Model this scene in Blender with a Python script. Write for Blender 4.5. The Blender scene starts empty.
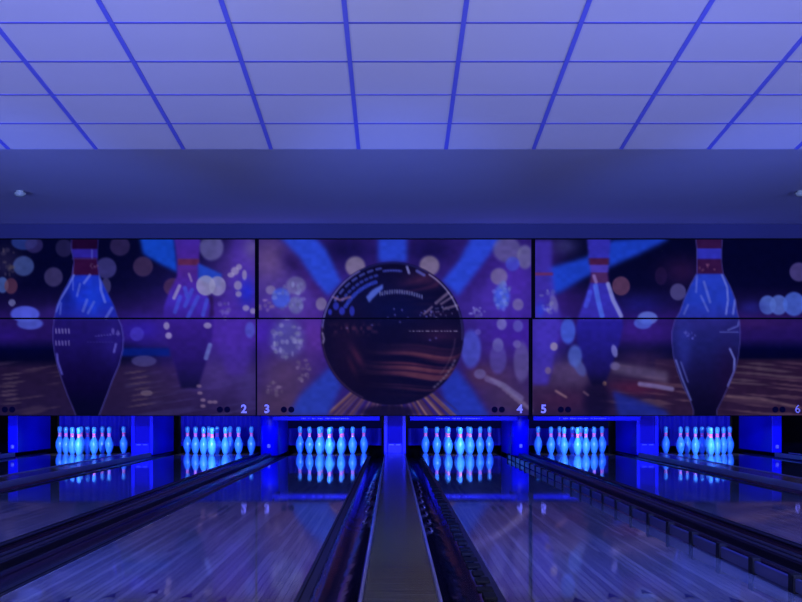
import bpy, bmesh, math, random
import numpy as np
random.seed(7)
PI = math.pi
S = bpy.context.scene
C = S.collection

# ------------------------------------------------------------------ basics
F = 1350.0; VX = 393.0; VY = 405.0; H = 0.685      # focal length (px), vanishing point, eye height
XC = 0.025                                          # centre line of lanes 3 / 4
def srgb(r, g, b):
    f = lambda c: (c/255)/12.92 if c/255 <= .04045 else (((c/255)+.055)/1.055)**2.4
    return (f(r), f(g), f(b))
def wx(px, d): return (px-VX)*d/F
def wz(py, d): return H-(py-VY)*d/F

def tag(o, label, cat, group=None):
    o['label'] = label; o['category'] = cat
    if group: o['group'] = group
    return o
def obj(name, bm, mat, parent=None, smooth=False):
    me = bpy.data.meshes.new(name)
    if smooth:
        for f in bm.faces: f.smooth = True
    bmesh.ops.recalc_face_normals(bm, faces=bm.faces[:])
    bm.to_mesh(me); bm.free()
    for m in (mat if isinstance(mat, (list, tuple)) else [mat]): me.materials.append(m)
    o = bpy.data.objects.new(name, me); C.objects.link(o)
    if parent: o.parent = parent
    return o
def thing(name, label, cat, loc=(0, 0, 0), group=None):
    o = bpy.data.objects.new(name, None); C.objects.link(o); o.location = loc
    o.empty_display_size = .1
    return tag(o, label, cat, group)
def struct(name, bm, mat, smooth=False):
    o = obj(name, bm, mat, None, smooth); o['kind'] = 'structure'; return o
def BM(): return bmesh.new()
def box(bm, x0, x1, y0, y1, z0, z1, bev=0):
    v = [bm.verts.new((x, y, z)) for x in (x0, x1) for y in (y0, y1) for z in (z0, z1)]
    fs = []
    for q in ((0,1,3,2), (4,6,7,5), (0,4,5,1), (2,3,7,6), (0,2,6,4), (1,5,7,3)):
        fs.append(bm.faces.new([v[i] for i in q]))
    if bev:
        es = list({e for f in fs for e in f.edges})
        bmesh.ops.bevel(bm, geom=es, offset=bev, segments=2, affect='EDGES', profile=.6)
    return bm
def prism_y(bm, prof, y0, y1, segs=1):
    """closed outline in x,z extruded along y"""
    rings = []
    for k in range(segs+1):
        y = y0+(y1-y0)*k/segs
        rings.append([bm.verts.new((x, y, z)) for x, z in prof])
    n = len(prof)
    for a, b in zip(rings, rings[1:]):
        for i in range(n): bm.faces.new((a[i], a[(i+1) % n], b[(i+1) % n], b[i]))
    bm.faces.new(rings[0]); bm.faces.new(rings[-1])
    return bm
def lathe(bm, prof, n=28, mats=None):
    rings = []
    for r, z in prof:
        if r < 1e-5: rings.append([bm.verts.new((0, 0, z))])
        else: rings.append([bm.verts.new((r*math.cos(2*PI*k/n), r*math.sin(2*PI*k/n), z)) for k in range(n)])
    for i, (a, b) in enumerate(zip(rings, rings[1:])):
        for k in range(n):
            k2 = (k+1) % n
            if len(a) == 1: f = bm.faces.new((a[0], b[k], b[k2]))
            elif len(b) == 1: f = bm.faces.new((a[k], a[k2], b[0]))
            else: f = bm.faces.new((a[k], a[k2], b[k2], b[k]))
            if mats: f.material_index = mats[i]
    return bm

# ------------------------------------------------------------------ materials
def mat(name, col, rough=.5, spec=.5, metal=0, coat=0, bump=None, var=0, vscale=8):
    m = bpy.data.materials.new(name); m.use_nodes = True
    nt = m.node_tree; p = nt.nodes['Principled BSDF']
    p.inputs['Base Color'].default_value = (*col, 1)
    p.inputs['Roughness'].default_value = rough
    p.inputs['Metallic'].default_value = metal
    p.inputs['Specular IOR Level'].default_value = spec
    p.inputs['Coat Weight'].default_value = coat
    tc = nt.nodes.new('ShaderNodeTexCoord')
    if var:
        nz = nt.nodes.new('ShaderNodeTexNoise'); nz.inputs['Scale'].default_value = vscale
        nt.links.new(tc.outputs['Object'], nz.inputs['Vector'])
        mx = nt.nodes.new('ShaderNodeMix'); mx.data_type = 'RGBA'
        mx.inputs['A'].default_value = (*[c*(1-var) for c in col], 1)
        mx.inputs['B'].default_value = (*[min(1, c*(1+var)) for c in col], 1)
        nt.links.new(nz.outputs['Fac'], mx.inputs['Factor'])
        nt.links.new(mx.outputs['Result'], p.inputs['Base Color'])
    if bump:
        sc, st, vec = bump
        mp = nt.nodes.new('ShaderNodeMapping'); mp.inputs['Scale'].default_value = vec
        nz = nt.nodes.new('ShaderNodeTexNoise'); nz.inputs['Scale'].default_value = sc
        nz.inputs['Detail'].default_value = 3
        bp = nt.nodes.new('ShaderNodeBump'); bp.inputs['Strength'].default_value = st
        bp.inputs['Distance'].default_value = .01
        nt.links.new(tc.outputs['Object'], mp.inputs['Vector'])
        nt.links.new(mp.outputs['Vector'], nz.inputs['Vector'])
        nt.links.new(nz.outputs['Fac'], bp.inputs['Height'])
        nt.links.new(bp.outputs['Normal'], p.inputs['Normal'])
    return m

def lane_material():
    m = bpy.data.materials.new('maple_boards'); m.use_nodes = True
    nt = m.node_tree; p = nt.nodes['Principled BSDF']; L = nt.links.new
    tc = nt.nodes.new('ShaderNodeTexCoord')
    mp = nt.nodes.new('ShaderNodeMapping'); mp.inputs['Rotation'].default_value = (0, 0, PI/2)
    br = nt.nodes.new('ShaderNodeTexBrick')
    br.inputs['Scale'].default_value = 1; br.inputs['Brick Width'].default_value = 2.1
    br.inputs['Row Height'].default_value = .0270; br.inputs['Mortar Size'].default_value = .0012
    br.inputs['Mortar Smooth'].default_value = .3; br.inputs['Bias'].default_value = 0
    br.offset = .37; br.inputs['Color1'].default_value = (.185, .18, .165, 1)
    br.inputs['Color2'].default_value = (.095, .092, .085, 1); br.inputs['Mortar'].default_value = (.05, .04, .035, 1)
    L(tc.outputs['Object'], mp.inputs['Vector']); L(mp.outputs['Vector'], br.inputs['Vector'])
    mp2 = nt.nodes.new('ShaderNodeMapping'); mp2.inputs['Scale'].default_value = (60, 1.2, 1)
    nz = nt.nodes.new('ShaderNodeTexNoise'); nz.inputs['Scale'].default_value = 1; nz.inputs['Detail'].default_value = 5
    L(tc.outputs['Object'], mp2.inputs['Vector']); L(mp2.outputs['Vector'], nz.inputs['Vector'])
    rg = nt.nodes.new('ShaderNodeMapRange'); rg.inputs['To Min'].default_value = .75; rg.inputs['To Max'].default_value = 1.2
    L(nz.outputs['Fac'], rg.inputs['Value'])
    mx = nt.nodes.new('ShaderNodeMix'); mx.data_type = 'RGBA'; mx.blend_type = 'MULTIPLY'; mx.inputs['Factor'].default_value = 1
    L(br.outputs['Color'], mx.inputs['A']); L(rg.outputs['Result'], mx.inputs['B'])
    L(mx.outputs['Result'], p.inputs['Base Color'])
    p.inputs['Roughness'].default_value = LANE_ROUGH; p.inputs['IOR'].default_value = 1.27
    bp = nt.nodes.new('ShaderNodeBump'); bp.inputs['Strength'].default_value = .010; bp.inputs['Distance'].default_value = .002
    L(nz.outputs['Fac'], bp.inputs['Height']); L(bp.outputs['Normal'], p.inputs['Normal'])
    return m
LANE_ROUGH = .035

M = {}
M['lane'] = lane_material()
M['deck'] = mat('pin_deck_boards', (.22, .18, .22), .04)
M['arrow'] = mat('dark_inlay', (.012, .008, .012), .08)
M['gutter'] = mat('gutter_plastic', (.005, .004, .008), .22, .25, bump=(4, .2, (1, .3, 1)))
M['gutter_wavy'] = mat('gutter_plastic_wavy', (.010, .007, .012), .10, .55, bump=(5, .5, (1.4, .55, 1)))
M['bumper'] = mat('bumper_rail_plastic', (.006, .006, .010), .35, .2)
M['bumper_navy'] = mat('bumper_rail_navy', (.020, .022, .070), .30, .4)
M['black'] = mat('black_plastic', (.003, .003, .004), .6, .1)
M['capping'] = mat('capping_satin', (.10, .09, .022), .17, .5, bump=(2.2, .22, (1.2, 7, 1)), var=.12, vscale=5)
M['divider'] = mat('divider_ridge', (.007, .006, .009), .3, .3)
M['chrome'] = mat('glint_metal', (.75, .75, 1.0), .2, .5, metal=1)
M['trim'] = mat('edge_metal', (.35, .33, .42), .28, .5, metal=.6)
M['tile'] = mat('ceiling_tile', (.80, .80, .76), .9, .2, var=.025, vscale=1.5)
M['tbar'] = mat('ceiling_bar_blue_reflection', (.19, .22, .80), .6, .2)  # blue light reflected by the bars is put into their colour
M['cbar'] = mat('ceiling_cross_bar_blue_reflection', (.10, .12, .50), .7, .1)  # same reflected blue in the colour, darker for the cross bars
M['plaster'] = mat('plasterboard', (.70, .72, .80), .85, .2, var=.05, vscale=.6)
M['fascia'] = mat('fascia_paint', (.05, .055, .13), .8, .1)
M['blackwall'] = mat('black_paint', (.004, .004, .010), .9, .05)
M['sidewall'] = mat('dark_wall_paint', (.08, .08, .12), .8, .2)
M['carpet'] = mat('dark_carpet', (.03, .03, .05), .95, .1, var=.3, vscale=40)
M['bluepaint'] = mat('blue_enamel', (.003, .003, .80), .35, .18)
M['bluedull'] = mat('blue_dull_panel', (.012, .006, .36), .6, .1)
M['curtain'] = mat('blue_curtain', (.004, .004, .55), .7, .2, var=.25, vscale=7)
M['navyrail'] = mat('dark_navy_board', (.001, .001, .05), .8, .05)
M['bar'] = mat('sweep_bar_blue', (.002, .002, .26), .5, .15)
M['barletters'] = mat('pale_letters', (.16, .20, 1.0), .4)
M['pin'] = mat('pin_blue_glow', (.055, .32, .98), .30, .6)  # white pins: their blue glow is put into the base colour
M['pinred'] = mat('pin_red_band', (1.0, .13, .50), .2, .5)
M['lens'] = mat('pale_lens', (.45, .45, 1.0), .2)
M['bezel'] = mat('bezel_black', (.003, .003, .006), .7, .05)
M['number'] = mat('number_lilac', (.80, .66, .80), .7)
M['dot'] = mat('indicator_dark', srgb(14, 10, 34), .9, .02)
M['white'] = mat('detector_white', (.34, .42, .33), .6)

# ------------------------------------------------------------------ the setting
def one(x0, x1, y0, y1, z0, z1, bev=0): return box(BM(), x0, x1, y0, y1, z0, z1, bev)
YE = 20.8
struct('floor', one(-7.2, 7.2, -9, YE, -.20, -.12), M['blackwall'])
struct('floor', one(-7.2, 7.2, -9, -.01, -.1195, 0), M['lane'])
struct('wall_left', one(-7.3, -7.2, -9, YE+.1, -.2, 3.6), M['sidewall'])
struct('wall_right', one(7.2, 7.3, -9, YE+.1, -.2, 3.6), M['sidewall'])
struct('wall_front', one(-7.2, 7.2, -9.1, -9, -.2, 3.6), M['sidewall'])
struct('wall_back', one(-7.2, 7.2, YE, YE+.1, -.2, 3.6), M['blackwall'])
# sloping tiled ceiling: z = H + a - s*y
CS = 113/F; CA = 1.786+CS*9.42
def cz(y): return H+CA-CS*y
def slab(bm, x0, x1, y0, y1, zf, lo, hi):
    v = []
    for x in (x0, x1):
        for y in (y0, y1):
            for dz in (lo, hi): v.append(bm.verts.new((x, y, zf(y)+dz)))
    for q in ((0,1,3,2), (4,6,7,5), (0,4,5,1), (2,3,7,6), (0,2,6,4), (1,5,7,3)): bm.faces.new([v[i] for i in q])
    return bm
Y1 = 9.42
bm = BM()
rows = [Y1-.598*k for k in range(0, 32)]
rows = [y for y in rows if y > -9]
def gx(k, y): return -.2406+.6105*k + .00133*(y-Y1)
for j in range(len(rows)-1):
    for k in range(-12, 13):
        xa, xb = max(gx(k, Y1), -7.19), min(gx(k+1, Y1), 7.19)
        if xb-xa < .05: continue
        ya, yb = rows[j+1]+.001, rows[j]-.001
        v = []
        for (k_, y_) in ((k, ya), (k+1, ya), (k+1, yb), (k, yb)):
            x_ = min(max(gx(k_, y_), -7.19), 7.19)
            v.append((x_, y_))
        lo = [bm.verts.new((x, y, cz(y)+.004)) for x, y in v]
        hi = [bm.verts.new((x, y, cz(y)+.022)) for x, y in v]
        bm.faces.new(lo); bm.faces.new(hi)
        for i in range(4): bm.faces.new((lo[i], lo[(i+1) % 4], hi[(i+1) % 4], hi[i]))
slab(bm, -7.19, 7.19, -9, rows[-1], cz, .004, .022)
ceil = struct('ceiling', bm, M['tile'])
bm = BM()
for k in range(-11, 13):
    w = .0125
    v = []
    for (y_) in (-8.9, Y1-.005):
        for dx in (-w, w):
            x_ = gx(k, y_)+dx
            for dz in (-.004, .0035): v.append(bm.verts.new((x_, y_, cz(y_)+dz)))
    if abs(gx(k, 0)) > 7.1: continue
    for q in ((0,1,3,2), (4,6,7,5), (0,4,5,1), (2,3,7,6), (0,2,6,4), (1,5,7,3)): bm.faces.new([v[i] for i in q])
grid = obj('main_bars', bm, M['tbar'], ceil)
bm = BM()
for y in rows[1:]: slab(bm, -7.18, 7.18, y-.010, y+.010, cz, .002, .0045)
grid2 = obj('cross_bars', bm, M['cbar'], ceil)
struct('trim_1', slab(BM(), -7.19, 7.19, Y1-.004, Y1+.022, cz, .004, .03), M['plaster'])
# smooth plasterboard ceiling rising gently to the fascia
D = 17.2
PS = (wz(224, D)-wz(149, Y1))/(D-Y1)
def pz(y): return wz(149, Y1)+PS*(y-Y1)
struct('ceiling', slab(BM(), -7.19, 7.19, Y1+.024, YE-.01, pz, .004, .05), M['plaster'])
struct('trim_2', one(-7.19, 7.19, D-.01, D+.12, wz(238.3, D), wz(224, D)), M['fascia'])
struct('wall_masking', one(-7.19, 7.19, D+.0705, D+.115, wz(414, D), wz(238.3, D)-.002), M['blackwall'])

# ------------------------------------------------------------------ lanes
LANES = [(1, -4.33), (2, -2.505), (3, -.898), (4, .898), (5, 2.505), (6, 4.33)]
LANES = [(n, x+XC) for n, x in LANES]
HW = .527; GW = .232
YL = 19.95
LN = {1: 'leftmost lane', 2: 'second lane from the left', 3: 'lane just left of the central capping', 4: 'lane just right of the central capping', 5: 'second lane from the right', 6: 'rightmost lane'}
RK = {1: 'the leftmost rack', 2: 'the second rack from the left', 3: 'the rack left of the central capping', 4: 'the rack right of the central capping', 5: 'the second rack from the right', 6: 'the rightmost rack'}
ldesc = {n: 'glossy maple bowling floor, the '+LN[n] for n in LN}
for n, x in LANES:
    t = thing('bowling_lane', ldesc[n], 'bowling lane', (x, 0, -.12), 'bowling lanes side by side')
    b = one(-HW, HW, 0, 18.15, 0, .12, 0); obj('lane_surface', b, M['lane'], t)
    obj('pin_deck', one(-HW, HW, 18.152, YL, 0, .12), M['deck'], t)
    if n in (3, 4):
        for k in range(-3, 4):
            yy = 4.92-.10*abs(k); xx = k*.1375
            bm = BM()
            pts = [(0, .10), (.022, -.03), (.0, -.008), (-.022, -.03)]
            lo = [bm.verts.new((xx+a, yy+c, .1195)) for a, c in pts]; hi = [bm.verts.new((xx+a, yy+c, .1204)) for a, c in pts]
            bm.faces.new(lo); bm.faces.new(hi)
            for i in range(4): bm.faces.new((lo[i], lo[(i+1) % 4], hi[(i+1) % 4], hi[i]))
            obj('lane_arrow', bm, M['arrow'], t)

def gutter_prof(w):
    pr = [(0, 0.115)]
    m = 14
    for i in range(m+1):
        a = PI*i/m
        pr.append((w/2-(w/2-.012)*math.cos(a), .112-.085*math.sin(a)))
    pr += [(w, .115), (w, 0), (0, 0)]
    return pr
for n, x in LANES:
    for s, side in ((-1, 'left'), (1, 'right')):
        x0 = x+HW if s == 1 else x-HW-GW
        wavy = (n, s) in ((3, 1), (4, -1))
        g = thing('ball_gutter', 'dark curved gutter along the %s edge of the %s' % (side, LN[n]), 'gutter', (x0, 0, -.12), 'gutters beside the lanes')
        obj('gutter_trough', prism_y(BM(), gutter_prof(GW), 0, YL, 60), M['gutter_wavy' if wavy else 'gutter'], g, smooth=False)
        for f in g.children[0].data.polygons: f.use_smooth = len(f.vertices) == 4
        if wavy:     # added metal strips standing in for highlights along the two central gutters
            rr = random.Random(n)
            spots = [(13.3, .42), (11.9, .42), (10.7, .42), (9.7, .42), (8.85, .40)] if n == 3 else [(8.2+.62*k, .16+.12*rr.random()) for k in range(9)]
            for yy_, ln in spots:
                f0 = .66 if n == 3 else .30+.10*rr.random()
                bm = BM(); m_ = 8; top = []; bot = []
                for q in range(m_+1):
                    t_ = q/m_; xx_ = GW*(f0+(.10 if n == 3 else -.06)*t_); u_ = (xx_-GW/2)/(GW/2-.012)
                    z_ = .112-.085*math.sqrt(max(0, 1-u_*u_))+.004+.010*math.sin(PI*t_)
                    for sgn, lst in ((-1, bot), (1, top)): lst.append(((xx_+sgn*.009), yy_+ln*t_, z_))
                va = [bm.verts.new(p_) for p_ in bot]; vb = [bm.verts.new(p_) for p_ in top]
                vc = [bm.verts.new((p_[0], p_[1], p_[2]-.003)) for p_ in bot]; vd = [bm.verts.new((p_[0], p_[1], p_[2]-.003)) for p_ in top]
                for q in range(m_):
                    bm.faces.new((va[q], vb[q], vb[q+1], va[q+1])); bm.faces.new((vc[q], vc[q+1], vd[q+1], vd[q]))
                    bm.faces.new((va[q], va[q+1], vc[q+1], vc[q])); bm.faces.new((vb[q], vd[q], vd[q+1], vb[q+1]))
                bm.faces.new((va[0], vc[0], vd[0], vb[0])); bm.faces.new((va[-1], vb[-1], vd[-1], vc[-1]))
                obj('glint_strip', bm, M['chrome'], g, smooth=True)

# bumper rails in the gutters: folded down strips for most lanes, raised rail with posts on lane 4
for n, x in LANES:
    for s, side in ((-1, 'left'), (1, 'right')):
        if (n, s) == (4, 1):
            X0 = x+HW+.004
            t = thing('bumper_rail', 'navy bumper rail with evenly spaced black posts, beside the narrow divider running lower right', 'bumper rail', (X0, 0, -.118), None)
            obj('rail', one(.004, .022, .3, 17.2, .124, .172, .004), M['bumper_navy'], t)
            for k in range(31):
                yy = 4.93-8*.556+.556*k
                obj('post', one(-.002, .032, yy-.035, yy+.035, .117, .186, .003), M['black'], t)
        elif (n, s) == (4, -1):
            X0 = x-HW-.004
            t = thing('bumper_rail', 'black lumpy bumper rail in the gutter just right of the central capping', 'bumper rail', (X0, 0, -.118), None)
            obj('rail', one(-.045, 0, .3, 17.2, .1136, .128, .004), M['bumper'], t)
            rr = random.Random(5)
            for k in range(60):
                yy = 2.6+.235*k
                obj('clip', one(-.075-rr.random()*.012, -.022-rr.random()*.01, yy-.07, yy+.03+.06*rr.random(), .120, .130+.012*rr.random(), .005), M['black'], t)
        else:
            X0 = x+s*(HW+.003)
            t = thing('bumper_rail', 'folded bumper strip, %s edge of the %s' % (side, LN[n]), 'bumper rail', (X0, 0, -.118), 'folded bumper strips')
            a, b = (.0, .05) if s == 1 else (-.05, 0)
            obj('rail', one(a, b, .3, 18.0, .1136, .1216, .003), M['bumper'], t)
            c, d = (.012, .018) if s == 1 else (-.018, -.012)
            obj('groove_strip', one(c, d, .3, 18.0, .1218, .1240), M['black'], t)

# raised cappings between the lanes
def capping(xl, xr, label, narrow):
    c = (xl+xr)/2
    t = thing('lane_divider', label, 'lane divider', (c, 0, -.12))
    w = (xr-xl)/2-.002
    if narrow:
        obj('base', one(-w, w, 0, 18.1, 0, .148, .004), M['divider'], t)
        for dx in (-w*.62, w*.55):
            pr = [(dx+.013*math.cos(2*PI*i/12), .150+.010*math.sin(2*PI*i/12)) for i in range(12)]
            obj('ridge', prism_y(BM(), pr, 0, 18.1, 4), M['divider'], t)
            for f in t.children[-1].data.polygons: f.use_smooth = len(f.vertices) == 4
    else:
        obj('capping_board', one(-w+.012, w-.012, 0, 18.1, 0, .160, .003), M['capping'], t)
        for s in (-1, 1):
            a, b = sorted((s*(w-.011), s*w)); obj('edge_trim', one(a, b, 0, 18.1, 0, .168, .002), M['trim'], t)
def gap(i):
    return LANES[i][1]+HW+GW, LANES[i+1][1]-HW-GW
capping(*gap(0), 'wide dark capping between the two leftmost lanes', False)
capping(*gap(1), 'narrow ridged black divider running to the lower left corner of the photo', True)
capping(*gap(2), 'wide taupe central capping running down the middle of the photo', False)
capping(*gap(3), 'narrow ridged black divider behind the posted navy bumper rail, running to lower right', True)
capping(*gap(4), 'wide dark capping between the two rightmost lanes', False)
for s, nm in ((-1, 'left'), (1, 'right')):
    xe = LANES[0][1]-HW-GW if s < 0 else LANES[5][1]+HW+GW
    a, b = (xe-.20, xe) if s < 0 else (xe, xe+.20)
    capping(a, b, 'outer dark capping beyond the %smost lane' % nm, False)

# ------------------------------------------------------------------ pin-end: kickbacks, curtains, sweep bars
KY = 18.25
# wide kickbacks with recessed panel (between lanes of one pair)
for i, lab in ((0, 'blue kickback panel between the two leftmost racks of pins'), (2, 'blue kickback panel at the end of the central capping'), (4, 'blue kickback panel between the two rightmost racks of pins')):
    a, b = gap(i); c = (a+b)/2
    t = thing('kickback_panel', lab, 'kickback panel', (c, KY, -.12), 'framed kickback panels')
    w = .148
    obj('core', one(-w+.004, w-.004, .03, 1.75, .126, 1.0), M['bluepaint'], t)
    for s in (-1, 1):
        p, q = sorted((s*.10, s*w)); obj('frame_post', one(p, q, 0, .028, .126, 1.0, .004), M['bluepaint'], t)
    obj('recessed_panel', one(-.098, .098, .018, .029, .285, .95), M['bluedull'], t)
    obj('foot_block', one(-.10, .10, -.012, .028, .126, .282, .006), M['bluepaint'], t)
    for s in (-1, 1):
        obj('indicator_strip', one(s*.045-.03, s*.045+.03, -.016, -.0125, .262, .276), M['barletters'], t)
def pillar(c, lab, lensx):
    t = thing('kickback_pillar', lab, 'kickback pillar', (c, KY, -.12), 'rounded kickback pillars')
    pr = []
    for k in range(13):
        a = PI+PI*k/12
        pr.append((.122*math.cos(a), .10+.10*math.sin(a)))
    bm = BM()
    lo = [bm.verts.new((x, y, .121)) for x, y in pr+[(.122, 1.75), (-.122, 1.75)]]
    hi = [bm.verts.new((v.co.x, v.co.y, 1.0)) for v in lo]
    bm.faces.new(lo); bm.faces.new(hi); n = len(lo)
    for i in range(n):
        f = bm.faces.new((lo[i], lo[(i+1) % n], hi[(i+1) % n], hi[i])); f.smooth = i < 12
    obj('pillar_shell', bm, M['bluepaint'], t)
    bm = BM(); lathe(bm, [(0, 0), (.021, .002), (.024, .02), (.021, .048), (0, .055)], 16)
    for v in bm.verts: v.co.x += lensx; v.co.y += -.018; v.co.z += .225
    obj('sensor_lens', bm, M['lens'], t, smooth=True)
pillar(-1.7015+XC, 'rounded blue pillar left of centre, right of the second rack of pins', 0)
pillar(1.7015+XC, 'rounded blue pillar right of centre, beside the end of the posted bumper rail', 0)
for s, nm in ((-1, 'left'), (1, 'right')):
    xe = (LANES[0][1]-HW-GW+.0) if s < 0 else (LANES[5][1]+HW+GW)
    t = thing('kickback_wall', 'blue side kickback wall beyond the %smost rack of pins' % nm, 'kickback wall', (xe, KY, -.12))
    a, b = sorted((s*.01, s*.14))
    obj('wall_board', one(a, b, 0, 1.75, .161, 1.0, .004), M['bluepaint'], t)
    bm = BM(); lathe(bm, [(0, 0), (.021, .002), (.024, .02), (.021, .048), (0, .055)], 16)
    for v in bm.verts: v.co.x += s*.075; v.co.y += -.022; v.co.z += .215
    obj('sensor_lens', bm, M['lens'], t, smooth=True)
for n, x in LANES:
    t = thing('pit_curtain', 'blue pit curtain hanging behind %s' % RK[n], 'pit curtain', (x, 20.25, -.12), 'pit curtains behind the pins')
    W = .70
    short = n in (3, 4, 5)
    bm = BM(); m = 60
    z0, z1 = (.20, .455) if short else (.19, .95)
    pts = [(-W+2*W*k/m, .012*math.sin(k*1.1)) for k in range(m+1)]
    f0 = [bm.verts.new((a, b, z0)) for a, b in pts]; f1 = [bm.verts.new((a, b, z1)) for a, b in pts]
    g0 = [bm.verts.new((a, b+.012, z0)) for a, b in pts]; g1 = [bm.verts.new((a, b+.012, z1)) for a, b in pts]
    for k in range(m):
        bm.faces.new((f0[k], f0[k+1], f1[k+1], f1[k])); bm.faces.new((g0[k], g1[k], g1[k+1], g0[k+1]))
        bm.faces.new((f0[k], g0[k], g0[k+1], f0[k+1])); bm.faces.new((f1[k], f1[k+1], g1[k+1], g1[k]))
    bm.faces.new((f0[0], f1[0], g1[0], g0[0])); bm.faces.new((f0[-1], g0[-1], g1[-1], f1[-1]))
    obj('curtain_sheet', bm, M['curtain'], t)
    for s in (-1, 1):
        p, q = sorted((s*W, s*(W+.03))); obj('curtain_post', one(p, q, -.02, .03, 0, 1.0), M['black'], t)
    if short:
        obj('top_rail', one(-W, W, -.012, .03, .458, .95), M['navyrail'], t)
    if short:
        zb = wz(420.6, 17.6); zt = wz(416.3, 17.6)
        b = thing('sweep_bar', 'blue sweep bar with pale lettering, above %s' % RK[n], 'sweep bar', (x, 17.6, 0), 'raised sweep bars')
        obj('bar', one(-.70, .70, 0, .03, zb, zt, .004), M['bar'], b)
        for s in (-1, 1): 
            obj('arm', one(s*.69-.012, s*.69+.012, .031, .95, zb+.01, zt+.02, .002), M['black'], b)
        # lettering too small to read in the photograph: short strokes of a script line
        bm = BM(); rr = random.Random(n); xx = -.36+(.04 if n == 3 else 0)
        zc = (zb+zt)/2
        while xx < .28:
            w_ = rr.uniform(.012, .024); h_ = rr.uniform(.010, .022); 
            box(bm, xx, xx+.005, -.003, -.0005, zc-h_/2, zc+h_/2)
            box(bm, xx+.0052, xx+w_, -.003, -.0005, zc+rr.choice([-1, 0, 1])*h_*.3-.003, zc+rr.choice([0, 0])*h_+.003)
            xx += w_+rr.choice([.006, .006, .007, .03])
        obj('lettering', bm, M['barletters'], b)

# ------------------------------------------------------------------ pins
inch = .0254
prof_in = [(0, 0), (.95, 0), (1.02, .06), (1.414, .75), (1.70, 1.5), (1.953, 2.25), (2.14, 2.85), (2.255, 3.375), (2.35, 3.95), (2.383, 4.5), (2.36, 5.2), (2.282, 5.875),
           (2.09, 6.6), (1.852, 7.25), (1.55, 7.9), (1.236, 8.625), (1.08, 9.0), (.983, 9.375), (.92, 9.65), (.90, 9.85), (.8985, 10.0), (.905, 10.3), (.92, 10.55), (.935, 10.875), (.98, 11.3), (1.047, 11.75),
           (1.13, 12.2), (1.203, 12.625), (1.26, 13.1), (1.273, 13.5), (1.25, 13.9), (1.14, 14.35), (.90, 14.7), (.5, 14.93), (0, 15)]
mats = []
for (r0, z0), (r1, z1) in zip(prof_in, prof_in[1:]):
    zc = (z0+z1)/2
    mats.append(1 if (9.2 < zc < 9.96 or 10.4 < zc < 11.25) else 0)
bm = lathe(BM(), [(r*inch, z*inch) for r, z in prof_in], 28, mats)
pin0 = obj('bowling_pin', bm, [M['pin'], M['pinred']], None, smooth=True)
pin0['category'] = 'bowling pin'
P = .3048; R3 = P*math.sqrt(3)/2
layout = [('head pin', 0, 0), ('left one of the second row', -.5, 1), ('right one of the second row', .5, 1),
          ('left one of the third row', -1, 2), ('middle one of the third row', 0, 2), ('right one of the third row', 1, 2),
          ('far left of the back row', -1.5, 3), ('inner left of the back row', -.5, 3), ('inner right of the back row', .5, 3), ('far right of the back row', 1.5, 3)]
first = True
for n, x in LANES:
    for pos, a, r in layout:
        o = pin0 if first else pin0.copy()
        if not first: C.objects.link(o)
        first = False
        o.location = (x+a*P, 18.5+r*R3, .0005)
        o.rotation_euler = (0, 0, random.uniform(0, 6))
        o['label'] = 'blue-white pin, %s, in %s' % (pos, RK[n])
        o['category'] = 'bowling pin'; o['group'] = 'bowling pins in %s' % RK[n]

# ------------------------------------------------------------------ the picture shown on the video wall
PX0, PY0, PW, PH = -26, 236, 846, 184          # canvas in units of 1 px at the screens' distance
yy, xx = np.mgrid[PY0:PY0+PH, PX0:PX0+PW].astype(float)
img = np.zeros((PH, PW, 3))
def col(c): return np.array(c, float)
def sm(t): t = np.clip(t, 0, 1); return t*t*(3-2*t)
def paint(alpha, c):
    global img
    a = alpha[..., None]
    img = img*(1-a)+(col(c) if not isinstance(c, np.ndarray) or c.ndim == 1 else c)*a
def ell(cx, cy, rx, ry, c, a=.85, soft=.18, rot=0, clip=None, ring=0):
    t = math.radians(rot)
    dx, dy = xx-cx, yy-cy
    u = dx*math.cos(t)+dy*math.sin(t); v = -dx*math.sin(t)+dy*math.cos(t)
    q = np.sqrt((u/rx)**2+(v/ry)**2)
    al = sm((1+soft/2-q)/max(soft, 1e-3))*a
    if clip is not None: al = al*clip
    paint(al, c)
def glow(cx, cy, rx, ry, c, a=.6, rot=0, clip=None):
    t = math.radians(rot)
    dx, dy = xx-cx, yy-cy
    u = dx*math.cos(t)+dy*math.sin(t); v = -dx*math.sin(t)+dy*math.cos(t)
    al = np.exp(-((u/rx)**2+(v/ry)**2)*1.2)*a
    if clip is not None: al = al*clip
    paint(al, c)
def blur(a, r):
    if r < 1: return a
    for ax in (0, 1):
        n = int(r)
        acc = np.zeros_like(a); w = 0
        for k in range(-n, n+1):
            wt = math.exp(-(k/(n*.55+.3))**2)
            acc += np.roll(a, k, ax)*wt; w += wt
        a = acc/w
    return a
def pmask(pts, soft=1):
    m = np.zeros((PH, PW)); n = len(pts)
    for sx in (-.25, .25):
        for sy in (-.25, .25):
            ins = np.zeros((PH, PW), bool); X, Y = xx+sx, yy+sy
            for i in range(n):
                x1, y1 = pts[i]; x2, y2 = pts[(i+1) % n]
                if y1 == y2: continue
                cnd = ((y1 > Y) != (y2 > Y)) & (X < (x2-x1)*(Y-y1)/(y2-y1)+x1)
                ins ^= cnd
            m += ins/4
    return blur(m, soft)
def poly(pts, c, a=.9, soft=3, clip=None):
    m = pmask(pts, soft)*a
    if clip is not None: m = m*clip
    paint(m, c)
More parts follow.
